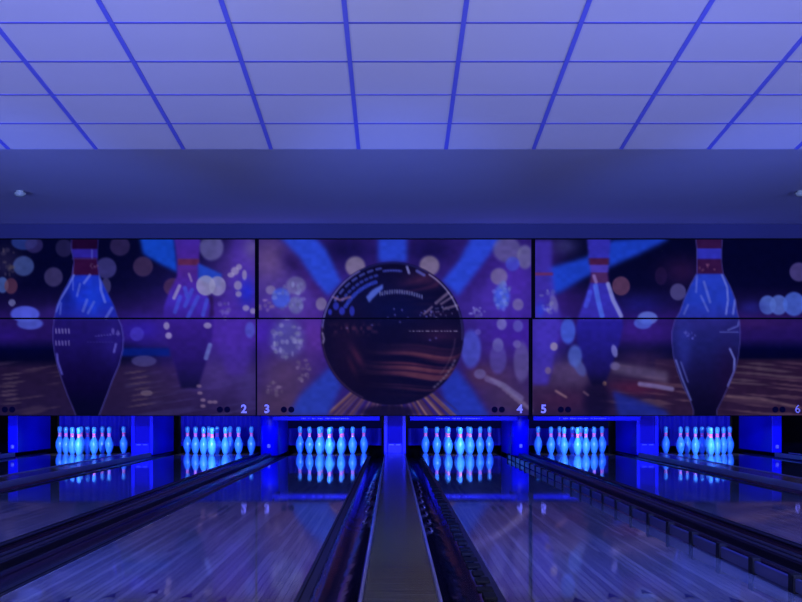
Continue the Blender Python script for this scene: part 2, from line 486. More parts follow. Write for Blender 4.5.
def line(pts, w, c, a=.8, soft=.8, clip=None):
    dm = np.full((PH, PW), 1e9)
    for (x1, y1), (x2, y2) in zip(pts, pts[1:]):
        L2 = (x2-x1)**2+(y2-y1)**2
        t = np.clip(((xx-x1)*(x2-x1)+(yy-y1)*(y2-y1))/max(L2, 1e-6), 0, 1)
        dm = np.minimum(dm, np.hypot(xx-(x1+t*(x2-x1)), yy-(y1+t*(y2-y1))))
    al = sm((w/2+soft-dm)/(soft+.4))*a
    if clip is not None: al = al*clip
    paint(al, c)
def reg(x0, x1, y0, y1, soft=3):
    return sm((xx-x0)/soft+.5)*sm((x1-xx)/soft+.5)*sm((yy-y0)/soft+.5)*sm((y1-yy)/soft+.5)
rng = np.random.RandomState(3)
def noise(sx, sy, seed=0):
    r = np.random.RandomState(seed)
    h, w = int(PH/sy)+3, int(PW/sx)+3
    g = r.rand(h, w)
    fy = (yy-PY0)/sy; fx = (xx-PX0)/sx
    iy, ix = fy.astype(int), fx.astype(int); ty, tx = sm(fy-iy), sm(fx-ix)
    return (g[iy, ix]*(1-ty)*(1-tx)+g[iy+1, ix]*ty*(1-tx)+g[iy, ix+1]*(1-ty)*tx+g[iy+1, ix+1]*ty*tx)
def sheared_noise(sx, sy, slope, seed):
    r = np.random.RandomState(seed)
    yv = yy-slope*(xx-PX0); yv = yv-yv.min()
    h, w = int(yv.max()/sy)+3, int(PW/sx)+3
    g = r.rand(h, w); fy = yv/sy; fx = (xx-PX0)/sx
    iy, ix = fy.astype(int), fx.astype(int); ty, tx = sm(fy-iy), sm(fx-ix)
    return (g[iy, ix]*(1-ty)*(1-tx)+g[iy+1, ix]*ty*(1-tx)+g[iy, ix+1]*(1-ty)*tx+g[iy+1, ix+1]*ty*tx)
def sparkle(cx, cy, rx, ry, c, n, seed, rr=(1, 2.6), a=.6):
    r = np.random.RandomState(seed)
    for _ in range(n):
        t = r.rand()*2*PI; q = math.sqrt(r.rand())
        ell(cx+rx*q*math.cos(t), cy+ry*q*math.sin(t), r.uniform(*rr), r.uniform(*rr), tuple(np.array(c)*r.uniform(.8, 1.15)), a*r.uniform(.5, 1), .7)

# background layers
ones = np.ones((PH, PW))
paint(ones, (24, 16, 66))
vert = [(236, (15, 14, 62)), (285, (18, 14, 62)), (305, (38, 24, 88)), (318, (56, 35, 120)), (338, (52, 31, 116)), (350, (12, 12, 66)), (360, (18, 14, 56)), (368, (52, 34, 78)), (416, (52, 36, 84))]
ys = [v[0] for v in vert]
bgc = np.stack([np.interp(yy, ys, [v[1][k] for v in vert]) for k in range(3)], -1)
paint(ones, bgc)
# right picture bottom
m = reg(655, 830, 359, 430, 4); paint(m*.8, (62, 38, 74))
wood = sheared_noise(34, 2.2, .10, 11); m = reg(600, 830, 362, 430, 6)*sm((wood-.55)*3.2); paint(m*.55, (112, 84, 122))
m = reg(-30, 60, 362, 430, 6)*sm((sheared_noise(30, 2.2, -.14, 12)-.55)*3); paint(m*.45, (96, 76, 112))
m = reg(125, 260, 362, 430, 6)*sm((sheared_noise(30, 2.5, -.16, 13)-.55)*3); paint(m*.35, (90, 84, 160))
# ---- left picture
glow(5, 262, 18, 18, (70, 60, 110), .55)
glow(200, 330, 60, 60, (86, 56, 176), .9)
glow(245, 270, 38, 44, (104, 74, 186), .95)
glow(235, 335, 32, 34, (88, 48, 180), .8)
glow(215, 375, 26, 30, (86, 66, 150), .8)
glow(250, 385, 18, 34, (84, 66, 150), .8)
glow(150, 390, 40, 26, (70, 50, 100), .5)
glow(140, 330, 26, 14, (66, 44, 190), .8)
m = reg(118, 170, 348, 356, 4); paint(m*.8, (18, 44, 150))
glow(60, 312, 30, 8, (70, 50, 150), .6)
glow(10, 335, 22, 10, (60, 34, 150), .6)
poly([(139, 236), (174, 236), (178, 273), (160, 264), (143, 254)], (36, 90, 222), .92, 4)
for e in [(24.3, 242, 13, 8, (66, 86, 178)), (34, 245, 9, 8, (72, 62, 132)), (64, 248, 8.5, 9, (62, 54, 112)), (120, 246, 10, 9.8, (76, 60, 118)),
          (53.5, 277, 9.3, 9.7, (92, 82, 146)), (23.5, 266, 10.5, 10, (92, 110, 186)), (106, 268, 10.5, 10.5, (92, 86, 166)), (106, 286, 5, 8, (90, 84, 146)),
          (2.5, 285, 6, 8, (98, 124, 206)), (11, 286, 6.5, 8, (112, 66, 108)), (12, 302.7, 3.4, 3.6, (132, 138, 214)), (143, 266.6, 10, 10, (92, 66, 126)),
          (173, 287, 9.5, 9, (96, 56, 122)), (144, 361, 12.5, 5.5, (92, 86, 160)), (137, 334, 7, 7, (86, 74, 206)), (146.6, 393, 6, 3, (120, 108, 156))]:
    ell(*e, .70, .24)
ell(25, 314, 14.5, 8, (98, 108, 238), .9, .25); ell(30, 323.5, 13, 6, (92, 102, 214), .9, .3)
sparkle(7, 262, 10, 14, (110, 100, 130), 14, 1, (1, 3), .45)
for k in range(8): ell(11+rng.uniform(-2, 3), 374+k*4.2, rng.uniform(6, 12), 1.1, (104, 86, 124), .5, .6, -6)
for k in range(7): ell(143+rng.uniform(-8, 8), 372+k*5.5, rng.uniform(7, 14), 1.0, (108, 88, 122), .45, .6, -8)
# second (blurred) pin
def body(pts_l, pts_r, soft): return pmask(pts_l+pts_r[::-1], soft)
b2 = body([(174, 236), (177, 262), (177, 276), (170, 290), (164, 306), (163, 325), (168, 345), (175, 365), (181, 388)],
          [(201, 236), (199, 262), (199, 276), (204, 288), (211, 304), (214, 322), (211, 345), (205, 365), (198, 388)], 2)
paint(b2*.92, np.stack([np.interp(yy, [236, 270, 300, 325, 360, 388], v) for v in ([88, 96, 86, 72, 54, 30], [58, 52, 60, 42, 32, 22], [190, 170, 205, 158, 126, 76])], -1))
m = b2*reg(178, 200, 259, 265, 1.5); paint(m*.85, (104, 32, 100))
for p in ([(185, 288), (187, 296)], [(192, 290), (185, 306)], [(198, 297), (188, 317)], [(207, 300), (203, 315)], [(180, 297), (175, 312)]): line(p, 3, (84, 96, 226), .7, 1.5)
line([(179.5, 286), (174, 298)], 2.6, (150, 146, 226), .85, 1.2)
line([(189, 274), (191.5, 281)], 1.8, (150, 140, 220), .7, 1)
line([(210, 345), (206, 358)], 3.4, (118, 128, 214), .8, 1.5); 
poly([(198, 263), (222, 274), (220, 288), (198, 279)], (54, 92, 224), .85, 2)
ell(211.6, 247.6, 12, 13, (118, 116, 192), .7, .3)
ell(217.5, 286, 8.5, 9.8, (140, 138, 214), .9, .15); ell(205.8, 285.5, 9.5, 10, (150, 152, 220), .85, .12)
# third (very blurred) pin
b3 = pmask([(232, 236), (252, 236), (252, 280), (256, 305), (256, 340), (245, 375), (228, 375), (216, 340), (216, 312), (228, 285), (231, 270)], 6)
paint(b3*.5, (96, 66, 196)); glow(247, 292, 9, 15, (54, 60, 222), .9); glow(252, 248, 10, 12, (118, 104, 190), .7)
poly([(209, 296), (213, 296), (214, 316), (209, 318), (210, 305)], (54, 26, 90), .7, 2)
for e in [(235, 271, 4, 4), (231, 275, 3.5, 2.5), (238, 285.5, 4, 4.6), (238.6, 294, 3, 3), (246, 308, 3.4, 3), (244.5, 275, 2.4, 5), (239, 267, 3, 3), (253, 311, 3, 3)]: ell(*e, (160, 158, 224), .7, .5)
sparkle(224, 310, 7, 9, (126, 110, 214), 12, 5, (1.2, 2.6), .6)
for e in [(166.6, 325.8, 3, 3.8), (168.7, 335.6, 3.3, 3.3), (207.6, 325.5, 4, 3)]: ell(*e, (154, 150, 224), .8, .4)
ell(250, 330, 5, 8, (96, 100, 216), .75, .5)
for k, e in enumerate([(199, 386), (200, 393), (203, 400), (203, 406), (210, 402), (215, 402)]): ell(e[0], e[1], 2.6, 1.8, (150, 130, 186), .6, .5)
# main left pin
L = [(71.5, 236), (71.5, 250), (74, 262), (72, 275), (67, 285), (61.5, 295), (57, 305), (54.3, 318), (53, 330), (53, 340), (54.5, 352), (57.5, 366), (62, 380), (67.5, 395), (73, 408), (77, 418)]
R = [(98.5, 236), (97.5, 250), (97.3, 262), (99, 275), (103.5, 285), (108.5, 295), (113.5, 305), (118, 318), (121.5, 326), (123.5, 338), (122.8, 350), (119, 365), (112.5, 380), (107, 395), (102, 408), (98, 418)]
bA = body(L, R, 1)
cA = np.stack([np.interp(yy, [236, 248.5, 249.5, 257.5, 258.5, 274, 276, 300, 316, 321, 340, 370, 400, 416], v) for v in
    ([46, 46, 62, 62, 64, 66, 44, 42, 52, 50, 46, 32, 20, 16], [15, 15, 50, 50, 20, 20, 66, 66, 56, 34, 30, 18, 11, 9], [66, 66, 172, 172, 82, 82, 205, 214, 184, 128, 124, 88, 60, 48])], -1)
paint(bA, cA)
glow(93, 300, 9, 22, (44, 84, 240), .55, 0, bA*reg(50, 125, 277, 318, 2)); glow(66, 300, 8, 20, (30, 30, 120), .5, 0, bA)
glow(112, 340, 14, 26, (64, 50, 168), .45, 0, bA*reg(50, 125, 320, 420, 2))
for p, w, a in [([(74, 275), (68, 287), (60, 300), (56, 312)], 1.3, .8), ([(100, 274), (101, 290), (105, 302)], 2.2, .7), ([(90, 275), (84, 283)], 2, .7), ([(80, 284), (77, 296)], 1.6, .6),
                ([(87, 300), (83, 311)], 2.4, .55), ([(94, 302), (88, 313)], 2, .55), ([(112, 308), (106, 318)], 2.4, .6), ([(61, 303), (60, 314)], 1.6, .5), ([(73, 265), (73, 290)], 1, .5), ([(92, 250), (92, 258)], 1.2, .45)]:
    line(p, w, (120, 130, 236), a, .9, bA)
for p, c, a in ((L[7:], (104, 100, 200), .5), (R[7:], (108, 106, 210), .62), (L[:8], (88, 88, 196), .5), (R[:8], (70, 74, 190), .4)): line(p, .8, c, a, .8)
line([(57, 354), (58, 362), (62, 374)], 1.6, (104, 100, 210), .8, .9); line([(116, 344), (114, 352)], 1.8, (120, 118, 224), .7, .8)
for k in range(5): line([(56+k*3.2, 329), (56.3+k*3.2, 333)], 1.2, (140, 134, 220), .75, .7); line([(56+k*3.2, 341), (56.3+k*3.2, 345)], 1.2, (140, 134, 220), .65, .7)
for k in range(9): ell(96+k*2.9, 336-k*.3, 1, .8, (110, 104, 200), .6, .6); ell(88+k*3, 342, .9, .8, (90, 84, 180), .5, .6)
for q in [(113, 331), (118, 333)]: ell(*q, 1.4, 3, (120, 112, 210), .6, .6)
line([(72, 259), (96, 259)], .6, (90, 80, 180), .4); sparkle(94, 267, 4, 4, (110, 80, 150), 6, 9, (.8, 1.4), .6)
# ---- centre picture
cm = reg(256.5, 533, 230, 425, 1)
def G(*a, **k): glow(*a, clip=cm, **k)
paint(cm, (62, 42, 134))
G(270, 262, 26, 34, (112, 86, 166), .9); G(290, 300, 44, 30, (104, 78, 190), .9); G(262, 335, 18, 22, (88, 52, 200), .9); G(315, 335, 20, 30, (108, 60, 188), .9)
G(285, 375, 34, 30, (96, 68, 138), .9); G(280, 405, 40, 22, (88, 62, 116), .85); G(350, 300, 30, 30, (70, 50, 160), .5)
G(345, 250, 26, 14, (34, 24, 92), .95); G(292, 263, 16, 9, (52, 32, 108), .7, rot=45); G(430, 250, 24, 14, (36, 24, 96), .95); G(392, 250, 60, 9, (40, 30, 110), .4)
G(315, 285, 10, 22, (78, 40, 134), .6, rot=-30)
G(500, 300, 44, 40, (92, 66, 196), .9); G(515, 335, 34, 24, (84, 48, 186), .9); G(478, 270, 16, 30, (66, 40, 140), .75, rot=35); G(515, 280, 20, 26, (96, 60, 200), .7)
G(500, 380, 40, 30, (84, 54, 124), .9); G(480, 375, 16, 12, (90, 46, 110), .7); G(515, 403, 34, 16, (82, 58, 110), .7)
poly([(279, 236), (314, 236), (326, 249), (341.5, 282), (328, 296), (314, 280), (300, 258)], (60, 90, 230), .93, 5, cm)
poly([(378, 236), (407, 236), (407, 262), (378, 262)], (58, 88, 228), .9, 5, cm)
poly([(472, 236), (503, 236), (482, 265), (458, 296), (442, 281), (458, 262)], (60, 88, 230), .93, 5, cm)
poly([(331, 366), (342, 385), (328, 416), (288, 416), (300, 395)], (56, 78, 198), .88, 6, cm)
poly([(456, 368), (471, 387), (491, 418), (449, 418), (440, 385)], (52, 72, 200), .88, 6, cm)
for e in [(355.3, 266.4, 10, 10, (150, 144, 192)), (429.4, 265.7, 10, 10, (150, 142, 188)), (507, 249.5, 14, 13, (114, 110, 184)), (525, 257, 8, 12, (122, 122, 188)),
          (499, 276.6, 8.5, 8.5, (132, 126, 192)), (512.5, 264, 7, 7, (86, 94, 222)), (518, 304.6, 5.5, 6, (126, 120, 194)), (321.3, 304, 5.5, 6.5, (138, 134, 196)),
          (296, 285.6, 10, 9, (120, 118, 192)), (296, 305, 7.5, 9, (114, 116, 196)), (270.7, 290, 5, 4.5, (132, 126, 196)), (281, 298, 9, 10, (82, 112, 240)),
          (471, 349, 10, 19, (92, 102, 222)), (498, 345, 5.5, 7, (122, 122, 206)), (501.7, 324, 5, 6, (134, 134, 222)), (518, 326, 5, 6, (114, 110, 212)), (478, 332, 3, 3, (110, 100, 210)),
          (498, 359, 8.5, 15, (98, 86, 182)), (521.6, 362, 8, 20, (108, 98, 180)), (517, 344, 4, 4, (120, 112, 200)), (480, 374, 6, 5, (112, 108, 186))]:
    ell(*e, a=.72, soft=.4, clip=cm)
ell(501.7, 297, 8, 12, (86, 112, 238), .8, .6, clip=cm); sparkle(501, 296, 11, 15, (124, 136, 232), 26, 21, (1.2, 3), .6); sparkle(477, 312, 9, 5, (136, 136, 226), 12, 22, (1, 2.6), .6)
sparkle(292, 296, 18, 16, (132, 136, 216), 30, 23, (1.2, 3), .55); sparkle(266, 308, 7, 8, (136, 116, 196), 10, 24, (1, 2.6), .55)
ell(287, 339, 17, 19, (112, 116, 204), .55, .7, clip=cm); sparkle(286, 338, 16, 20, (144, 146, 226), 46, 25, (1.2, 3), .55)
sparkle(303, 371, 8, 12, (122, 110, 168), 22, 26, (1, 2.4), .5); sparkle(275, 389, 9, 7, (118, 106, 156), 16, 27, (1, 2.4), .5)
for k in range(9):
    a_ = 22+k*2.5; x0_ = 487+k*4; line([(x0_, 376+k*3.4), (x0_+18, 385+k*3.6)], 1.6, (128, 118, 178), .4, 1.4, cm)
line([(487, 379), (503, 385), (521, 398)], 4, (122, 116, 192), .6, 2, cm)
# wood seen under the ball
for k in range(44):
    t = -1+2*k/43.+rng.uniform(-.05, .05)
    xb = 392+t*75; xt = 392+t*38
    c_ = [(160, 124, 140), (104, 60, 84), (128, 96, 122), (74, 40, 80)][k % 4]
    line([(xt, 396+abs(t)*-8), (xb, 420)], 1.2, c_, rng.uniform(.25, .75), 1.2, cm*reg(330, 458, 384, 420, 6))
ell(388, 412, 26, 7, (30, 18, 60), .85, .6, clip=cm)
# ball
BX, BY, BR = 392.3, 333.5, 71.6
dd = np.hypot(xx-BX, yy-BY); bb = sm((BR+.6-dd)/1.4)
paint(bb, (24, 16, 62))
gl = lambda *a, **k: glow(*a, clip=bb, **k)
gl(380, 300, 50, 26, (24, 24, 92), .6); gl(360, 380, 30, 26, (26, 14, 50), .8); gl(345, 345, 20, 40, (48, 24, 66), .6)
# swirling veins: bands of noise along ellipses about a tilted axis
u = (xx-BX)/BR; v = (yy-BY)/BR
ang = math.radians(14); ur = u*math.cos(ang)+v*math.sin(ang); vr = -u*math.sin(ang)+v*math.cos(ang)
w_ = np.sqrt(np.clip(1-u*u-v*v, 0, 1)); lat = vr*.93-w_*.33
def nz1(t, seed, sc):
    r = np.random.RandomState(seed).rand(400); f = (t+3)*sc; i = f.astype(int) % 398; k = sm(f-np.floor(f)); return r[i]*(1-k)+r[i+1]*k
vein = nz1(lat+.10*np.sin(ur*3.4+.6)+.05*ur*ur, 5, 13)*.62+nz1(lat+.06*np.sin(ur*4), 6, 34)*.38
zone = np.exp(-(((xx-425)/44)**2+((yy-366)/24)**2)**1.4)
paint(bb*zone*sm((vein-.3)*2.0)*.85, (104, 52, 90)); paint(bb*zone*sm((vein-.60)*4)*.45, (122, 78, 108))
zone = np.exp(-(((xx-432)/30)**2+((yy-292)/20)**2)**1.4)
paint(bb*zone*sm((vein-.15)*1.6)*.9, (104, 54, 104))
gl(357, 356, 4, 13, (104, 52, 92), .6, rot=-30); gl(352, 366, 3, 11, (84, 40, 76), .5, rot=-24)
zone = np.exp(-(((xx-440)/24)**2+((yy-335)/9)**2)); paint(bb*zone*.45, (88, 44, 96))
paint(bb*np.exp(-((yy-329)/5.)**2)*sm((noise(2.2, 4, 33)-.35)*2)*reg(324, 380, 320, 340, 4)*.6, (104, 62, 104))
gl(400, 310, 28, 10, (20, 22, 90), .7)
for k in range(16): ell(410+k*3.1+(k % 3)*.4, 331, .9, .8, (160, 156, 222), .8, .6)
for q in [(347, 328), (372, 325), (430, 340), (436, 338), (400, 322), (408, 318), (395, 315), (388, 318), (402, 310), (394, 309)]: ell(*q, 1, 1, (120, 116, 220), .65, .7)
# window-light arcs on the upper left
def arc(r, a0, a1, w, c, a, ox=0, oy=0, dash=None, sq=1):
    n = 26; pts = []
    for k in range(n+1):
        t = math.radians(a0+(a1-a0)*k/n); pts.append((BX+ox+r*math.cos(t), BY+oy-r*math.sin(t)*sq))
    if dash:
        for k in range(0, n, dash): line(pts[k:k+dash-1], w, c, a, .9, bb)
    else: line(pts, w, c, a, .9, bb)
arc(66, 100, 150, 2.0, (104, 116, 230), .6, dash=4); arc(60, 105, 148, 2.4, (84, 100, 226), .6, dash=3); arc(54, 108, 150, 3.6, (70, 90, 226), .7, dash=5)
poly([(366, 297), (372, 290), (383, 284), (383, 289), (374, 297), (369, 303)], (104, 124, 238), .85, 1, bb)
arc(63, 82, 98, 2.0, (90, 100, 216), .6, dash=4); line([(407, 267), (409, 273)], 2, (140, 144, 232), .8, .9, bb); line([(417, 271), (424, 275)], 2.6, (110, 116, 220), .7, .9, bb)
line([(333, 297), (340, 300), (350, 297)], 2, (140, 110, 180), .7, .9, bb)
for q in [(336, 306, 3, 4), (342, 311, 3, 4), (352, 311, 2.6, 5), (330, 312, 2, 3)]: ell(*q, (66, 74, 214), .8, .6, clip=bb)
for k in range(26):
    t = k/25.; xq = 380+42*t; yq = 303-12*math.sin(PI*(.28+.5*t))+ (t*1.5)
    line([(xq, yq-1.6), (xq+.3, yq+1.8)], .7, (140, 146, 230), .75, .6, bb)
# right-hand glints
for p, w in [([(436, 303), (448, 293)], 2.4), ([(441, 304), (452, 297)], 1.6), ([(444, 309), (458, 305)], 2), ([(424, 314), (432, 307)], 1.6)]: line(p, w, (138, 124, 186), .65, 1, bb)
sparkle(440, 312, 14, 6, (130, 124, 200), 18, 31, (.7, 1.4), .7); sparkle(428, 314, 8, 4, (120, 120, 230), 8, 32, (.6, 1.2), .7)
arc(69.5, 20, 58, 1.0, (150, 146, 226), .8); arc(70.2, 118, 175, 1.2, (126, 120, 220), .8); arc(70, -5, 20, .8, (96, 90, 180), .6); arc(70.3, 60, 118, .7, (70, 74, 180), .5)
arc(68, -52, -22, 1.8, (120, 110, 168), .6, dash=3); arc(70.3, 175, 245, .7, (100, 70, 130), .6); arc(63, -40, -5, 1, (110, 80, 130), .45)
line([(322.5, 333), (324, 339), (323, 343)], 1.4, (150, 144, 216), .7, .8, bb)
# ---- right picture
rm = (xx > 530.5).astype(float)
G2 = lambda *a, **k: glow(*a, clip=rm, **k)
G2(545, 262, 24, 40, (70, 44, 140), .8); G2(565, 300, 34, 18, (72, 42, 140), .6); G2(548, 335, 24, 36, (86, 56, 190), .9); G2(640, 330, 40, 16, (76, 44, 160), .8); G2(640, 305, 26, 12, (48, 44, 160), .6)
G2(682, 272, 22, 16, (62, 32, 92), .8); G2(570, 372, 34, 20, (98, 76, 146), .85); G2(560, 400, 40, 14, (80, 40, 92), .8); G2(540, 385, 14, 20, (80, 48, 110), .6)
G2(640, 360, 34, 14, (80, 52, 112), .7); G2(635, 388, 34, 9, (98, 40, 84), .75); G2(745, 322, 60, 8, (72, 40, 120), .7); G2(565, 246, 16, 10, (98, 96, 170), .5)
poly([(548, 268), (586, 257), (613, 240), (668, 236), (668, 240), (638, 255), (608, 268), (588, 276), (559, 293), (552, 294)], (46, 84, 222), .92, 5, rm)
poly([(612, 390), (665, 410), (672, 418), (619, 418)], (46, 58, 168), .85, 5)
poly([(612, 362), (668, 372), (668, 384), (612, 372)], (104, 92, 152), .7, 5); line([(640, 384), (655, 386), (672, 389)], 3, (130, 126, 206), .75, 2)
poly([(535.5, 240), (552, 240), (552, 270), (556, 300), (562, 320), (556, 350), (548, 385), (532, 385), (532, 240)], (86, 70, 206), .75, 4, rm)
m = reg(534, 553, 272.5, 275.5, 1.5); paint(m*.75, (120, 36, 120)); sparkle(548, 302, 8, 14, (138, 140, 220), 16, 41, (1, 2.6), .6)
glow(540, 310, 5, 8, (66, 84, 236), .7, clip=rm); ell(554, 303, 3.5, 9, (132, 130, 204), .6, .8, -15)
bB = body([(586.5, 236), (589, 262), (591, 275), (589, 286), (585, 298), (579, 315), (576, 328), (577, 342), (582, 360), (588, 376), (592, 385)],
          [(611, 236), (609, 262), (608, 275), (609.5, 286), (615, 298), (622, 312), (623, 326), (620, 342), (614, 360), (608, 376), (604, 385)], 2)
cB = np.stack([np.interp(yy, [236, 257.5, 259, 264, 265.5, 272, 273, 282, 284, 300, 316, 322, 350, 372, 385], v) for v in
    ([70, 70, 88, 88, 92, 92, 92, 92, 74, 74, 74, 56, 50, 40, 28], [64, 64, 30, 30, 74, 74, 44, 44, 66, 66, 62, 46, 40, 28, 20], [196, 196, 92, 92, 196, 196, 130, 130, 200, 205, 196, 174, 150, 110, 70])], -1)
paint(bB*.95, cB)
for p, w, c in [([(595.5, 286), (598, 300), (602, 316)], 4, (92, 118, 240)), ([(608, 284), (613, 300), (621, 316)], 3.2, (144, 150, 236)), ([(590, 292), (586, 306)], 3.6, (84, 92, 230)), ([(594, 276), (596, 282)], 2.4, (140, 120, 214))]: line(p, w, c, .85, 1.4)
ell(621, 286, 9, 9.5, (108, 66, 124), .85, .15); ell(647.6, 318, 10, 6.5, (112, 126, 228), .9, .25); ell(643, 323, 9, 6, (94, 112, 226), .85, .3)
ell(568, 331, 7.5, 13, (84, 108, 228), .85, .4); ell(575, 356, 7, 11, (94, 112, 214), .8, .5); ell(580, 368, 5, 9, (96, 110, 200), .6, .6, -30); ell(554, 346.5, 3.8, 4.2, (150, 142, 206), .85, .3); ell(548, 370.5, 3, 3.6, (126, 110, 170), .75, .4)
ell(614.5, 351, 3, 6.4, (130, 130, 222), .85, .4, -12); ell(615, 366, 5, 4, (114, 108, 180), .7, .6); ell(604.6, 383.5, 2, 2.4, (170, 130, 140), .8, .5); ell(597, 400, 13, 20, (28, 18, 62), .75, .9)
line([(556, 391), (566, 397)], 1.6, (160, 130, 170), .6, 1.2); line([(584, 392), (588, 395)], 1.6, (130, 100, 150), .6, 1.2)
for e in [(799, 272, 9.5, 9.5, (92, 82, 156)), (767.6, 305, 8.5, 9.5, (98, 122, 218)), (778.7, 305, 9, 10, (100, 122, 218)), (794, 304, 11, 12, (90, 116, 224)), (678, 292, 8, 8.5, (92, 86, 156)), (808, 304, 8, 10, (88, 112, 220)), (661, 276, 6, 9, (50, 30, 86))]: ell(*e, .85, .2)
glow(752, 308, 14, 8, (56, 56, 168), .6)
for k in range(7): ell(765+rng.uniform(-25, 25), 364+k*3.2, rng.uniform(14, 26), 1.3, (112, 96, 130), .45, .7, 4)
line([(728, 396), (760, 398), (800, 408)], 1.8, (122, 98, 134), .5, 1.5)
L = [(695.5, 236), (697, 250), (697, 262), (697, 273), (690.5, 285), (684, 300), (680, 312), (675, 320), (672, 332), (672, 342), (673.5, 356), (677.5, 371), (683, 386), (690.5, 401), (693.5, 410), (693.5, 420)]
R = [(722.5, 236), (721.5, 250), (721.5, 262), (723, 273), (730, 286), (735.5, 300), (737, 312), (739.5, 320), (740.3, 332), (740, 342), (738.5, 356), (735.5, 369), (729, 385), (722, 400), (717, 410), (717, 420)]
bC = body(L, R, 1)
cC = np.stack([np.interp(yy, [236, 248, 249, 258.5, 259.5, 273, 274.5, 300, 316, 321, 345, 375, 400, 416], v) for v in
    ([66, 66, 66, 66, 68, 68, 54, 52, 56, 58, 46, 36, 26, 20], [26, 26, 66, 66, 26, 26, 76, 74, 66, 54, 46, 28, 18, 14], [94, 94, 200, 200, 94, 94, 206, 202, 184, 148, 128, 88, 62, 50])], -1)
paint(bC, cC); glow(728, 380, 14, 40, (46, 22, 74), .6, clip=bC); glow(684, 345, 8, 30, (66, 74, 190), .5, clip=bC)
for p, w, a in [([(722, 275), (727, 287), (728, 300), (726, 314)], 1.6, .75), ([(704, 282), (710, 302)], 2.2, .55), ([(701, 296), (708, 311)], 1.8, .5), ([(735, 300), (733, 314)], 1.6, .7), ([(697, 276), (696, 292)], 1.6, .5),
                ([(730, 349), (734.5, 359), (734, 372), (728, 386)], 1.6, .8), ([(676, 360), (682, 378), (691, 400)], 1.2, .7), ([(681, 362), (688, 382)], 1.0, .5), ([(728, 330), (738, 326), (739, 321)], 1, .6), ([(688, 305), (684, 314)], 1.6, .5), ([(720, 332), (738, 332)], .7, .5)]:
    line(p, w, (126, 134, 232), a, .9, bC)
line(L, .7, (108, 106, 210), .5, .8); line(R, .7, (104, 98, 196), .5, .8)
sparkle(690, 335, 8, 6, (110, 110, 220), 16, 51, (.6, 1.2), .6); sparkle(707, 268, 8, 4, (120, 70, 140), 10, 52, (.7, 1.4), .7)
img = img*(1+(noise(5, 4, 77)-.5)[..., None]*.10)
pic = 255*(np.clip(img, 0, 255)/255.)**1.22
pic = np.maximum(0, pic-np.array([9, 7, 9]))*1.03
r_, g_, b_ = pic[..., 0], pic[..., 1], pic[..., 2]
wp = sm((r_/(b_+4)-.38)/.18)*sm((b_-45)/50)          # violets: greyer, as on the real panels
pic = np.stack([r_*(1+.06*wp), g_+.30*wp*np.maximum(0, .86*r_-g_)+2*wp, b_*(.92-.06*wp)], -1)

def lin(a):
    a = np.clip(a, 0, 255)/255.
    return np.where(a <= .04045, a/12.92, ((a+.055)/1.055)**2.4)

m = bpy.data.materials.new('display_picture'); m.use_nodes = True
nt = m.node_tree; p = nt.nodes['Principled BSDF']
at = nt.nodes.new('ShaderNodeAttribute'); at.attribute_name = 'picture'
nt.links.new(at.outputs['Color'], p.inputs['Emission Color']); p.inputs['Emission Strength'].default_value = 1.0
p.inputs['Base Color'].default_value = (.001, .001, .001, 1); p.inputs['Roughness'].default_value = .5; p.inputs['Specular IOR Level'].default_value = .03
M['screen'] = m

def screen_mesh(px0, px1, py0, py1, parent):
    step = 1.0
    nx = int(round((px1-px0)/step))+1; ny = int(round((py1-py0)/step))+1
    gx_ = np.linspace(px0, px1, nx); gy_ = np.linspace(py0, py1, ny)
    X, Y = np.meshgrid(gx_, gy_)
    co = np.zeros((ny, nx, 3), np.float32)
    co[..., 0] = (X-VX)*D/F; co[..., 2] = H-(Y-VY)*D/F
    fx = np.clip(X-PX0, 0, PW-1.001); fy = np.clip(Y-PY0, 0, PH-1.001)
    ix, iy = fx.astype(int), fy.astype(int); tx, ty = (fx-ix)[..., None], (fy-iy)[..., None]
    c = pic[iy, ix]*(1-tx)*(1-ty)+pic[iy, ix+1]*tx*(1-ty)+pic[iy+1, ix]*(1-tx)*ty+pic[iy+1, ix+1]*tx*ty
    c4 = np.ones((ny*nx, 4), np.float32); c4[:, :3] = lin(c).reshape(-1, 3)
    idx = np.arange(nx*ny).reshape(ny, nx)
    fcs = np.stack([idx[:-1, :-1], idx[1:, :-1], idx[1:, 1:], idx[:-1, 1:]], -1).reshape(-1, 4)
    me = bpy.data.meshes.new('screen'); nf = len(fcs)
    me.vertices.add(nx*ny); me.vertices.foreach_set('co', co.reshape(-1))
    me.loops.add(nf*4); me.loops.foreach_set('vertex_index', fcs.reshape(-1).astype(np.int32))
    me.polygons.add(nf); me.polygons.foreach_set('loop_start', np.arange(0, nf*4, 4, dtype=np.int32))
    me.update(calc_edges=True); me.validate()
    at_ = me.color_attributes.new('picture', 'FLOAT_COLOR', 'POINT'); at_.data.foreach_set('color', c4.reshape(-1))
    me.materials.append(M['screen'])
    o = bpy.data.objects.new('screen', me); C.objects.link(o); o.parent = parent
    o.matrix_parent_inverse = parent.matrix_world.inverted()
    return o
def digit(ch, px, py, parent):
    cu = bpy.data.curves.new('lane_number', 'FONT'); cu.body = ch; cu.size = .146; cu.align_x = 'CENTER'; cu.align_y = 'CENTER'
    cu.extrude = .0008; cu.offset = 0 if ch == '6' else .005
    tmp = bpy.data.objects.new('tmp', cu); C.objects.link(tmp)
    bpy.context.view_layer.update()
    me = bpy.data.meshes.new_from_object(tmp.evaluated_get(bpy.context.evaluated_depsgraph_get()))
    bpy.data.objects.remove(tmp)
    me.materials.clear(); me.materials.append(M['number'])
    for v in me.vertices:
        x, y, z = v.co; v.co = (wx(px, D)+x, -.0035-z, wz(py, D)+y)
    o = bpy.data.objects.new('lane_number', me); C.objects.link(o); o.parent = parent
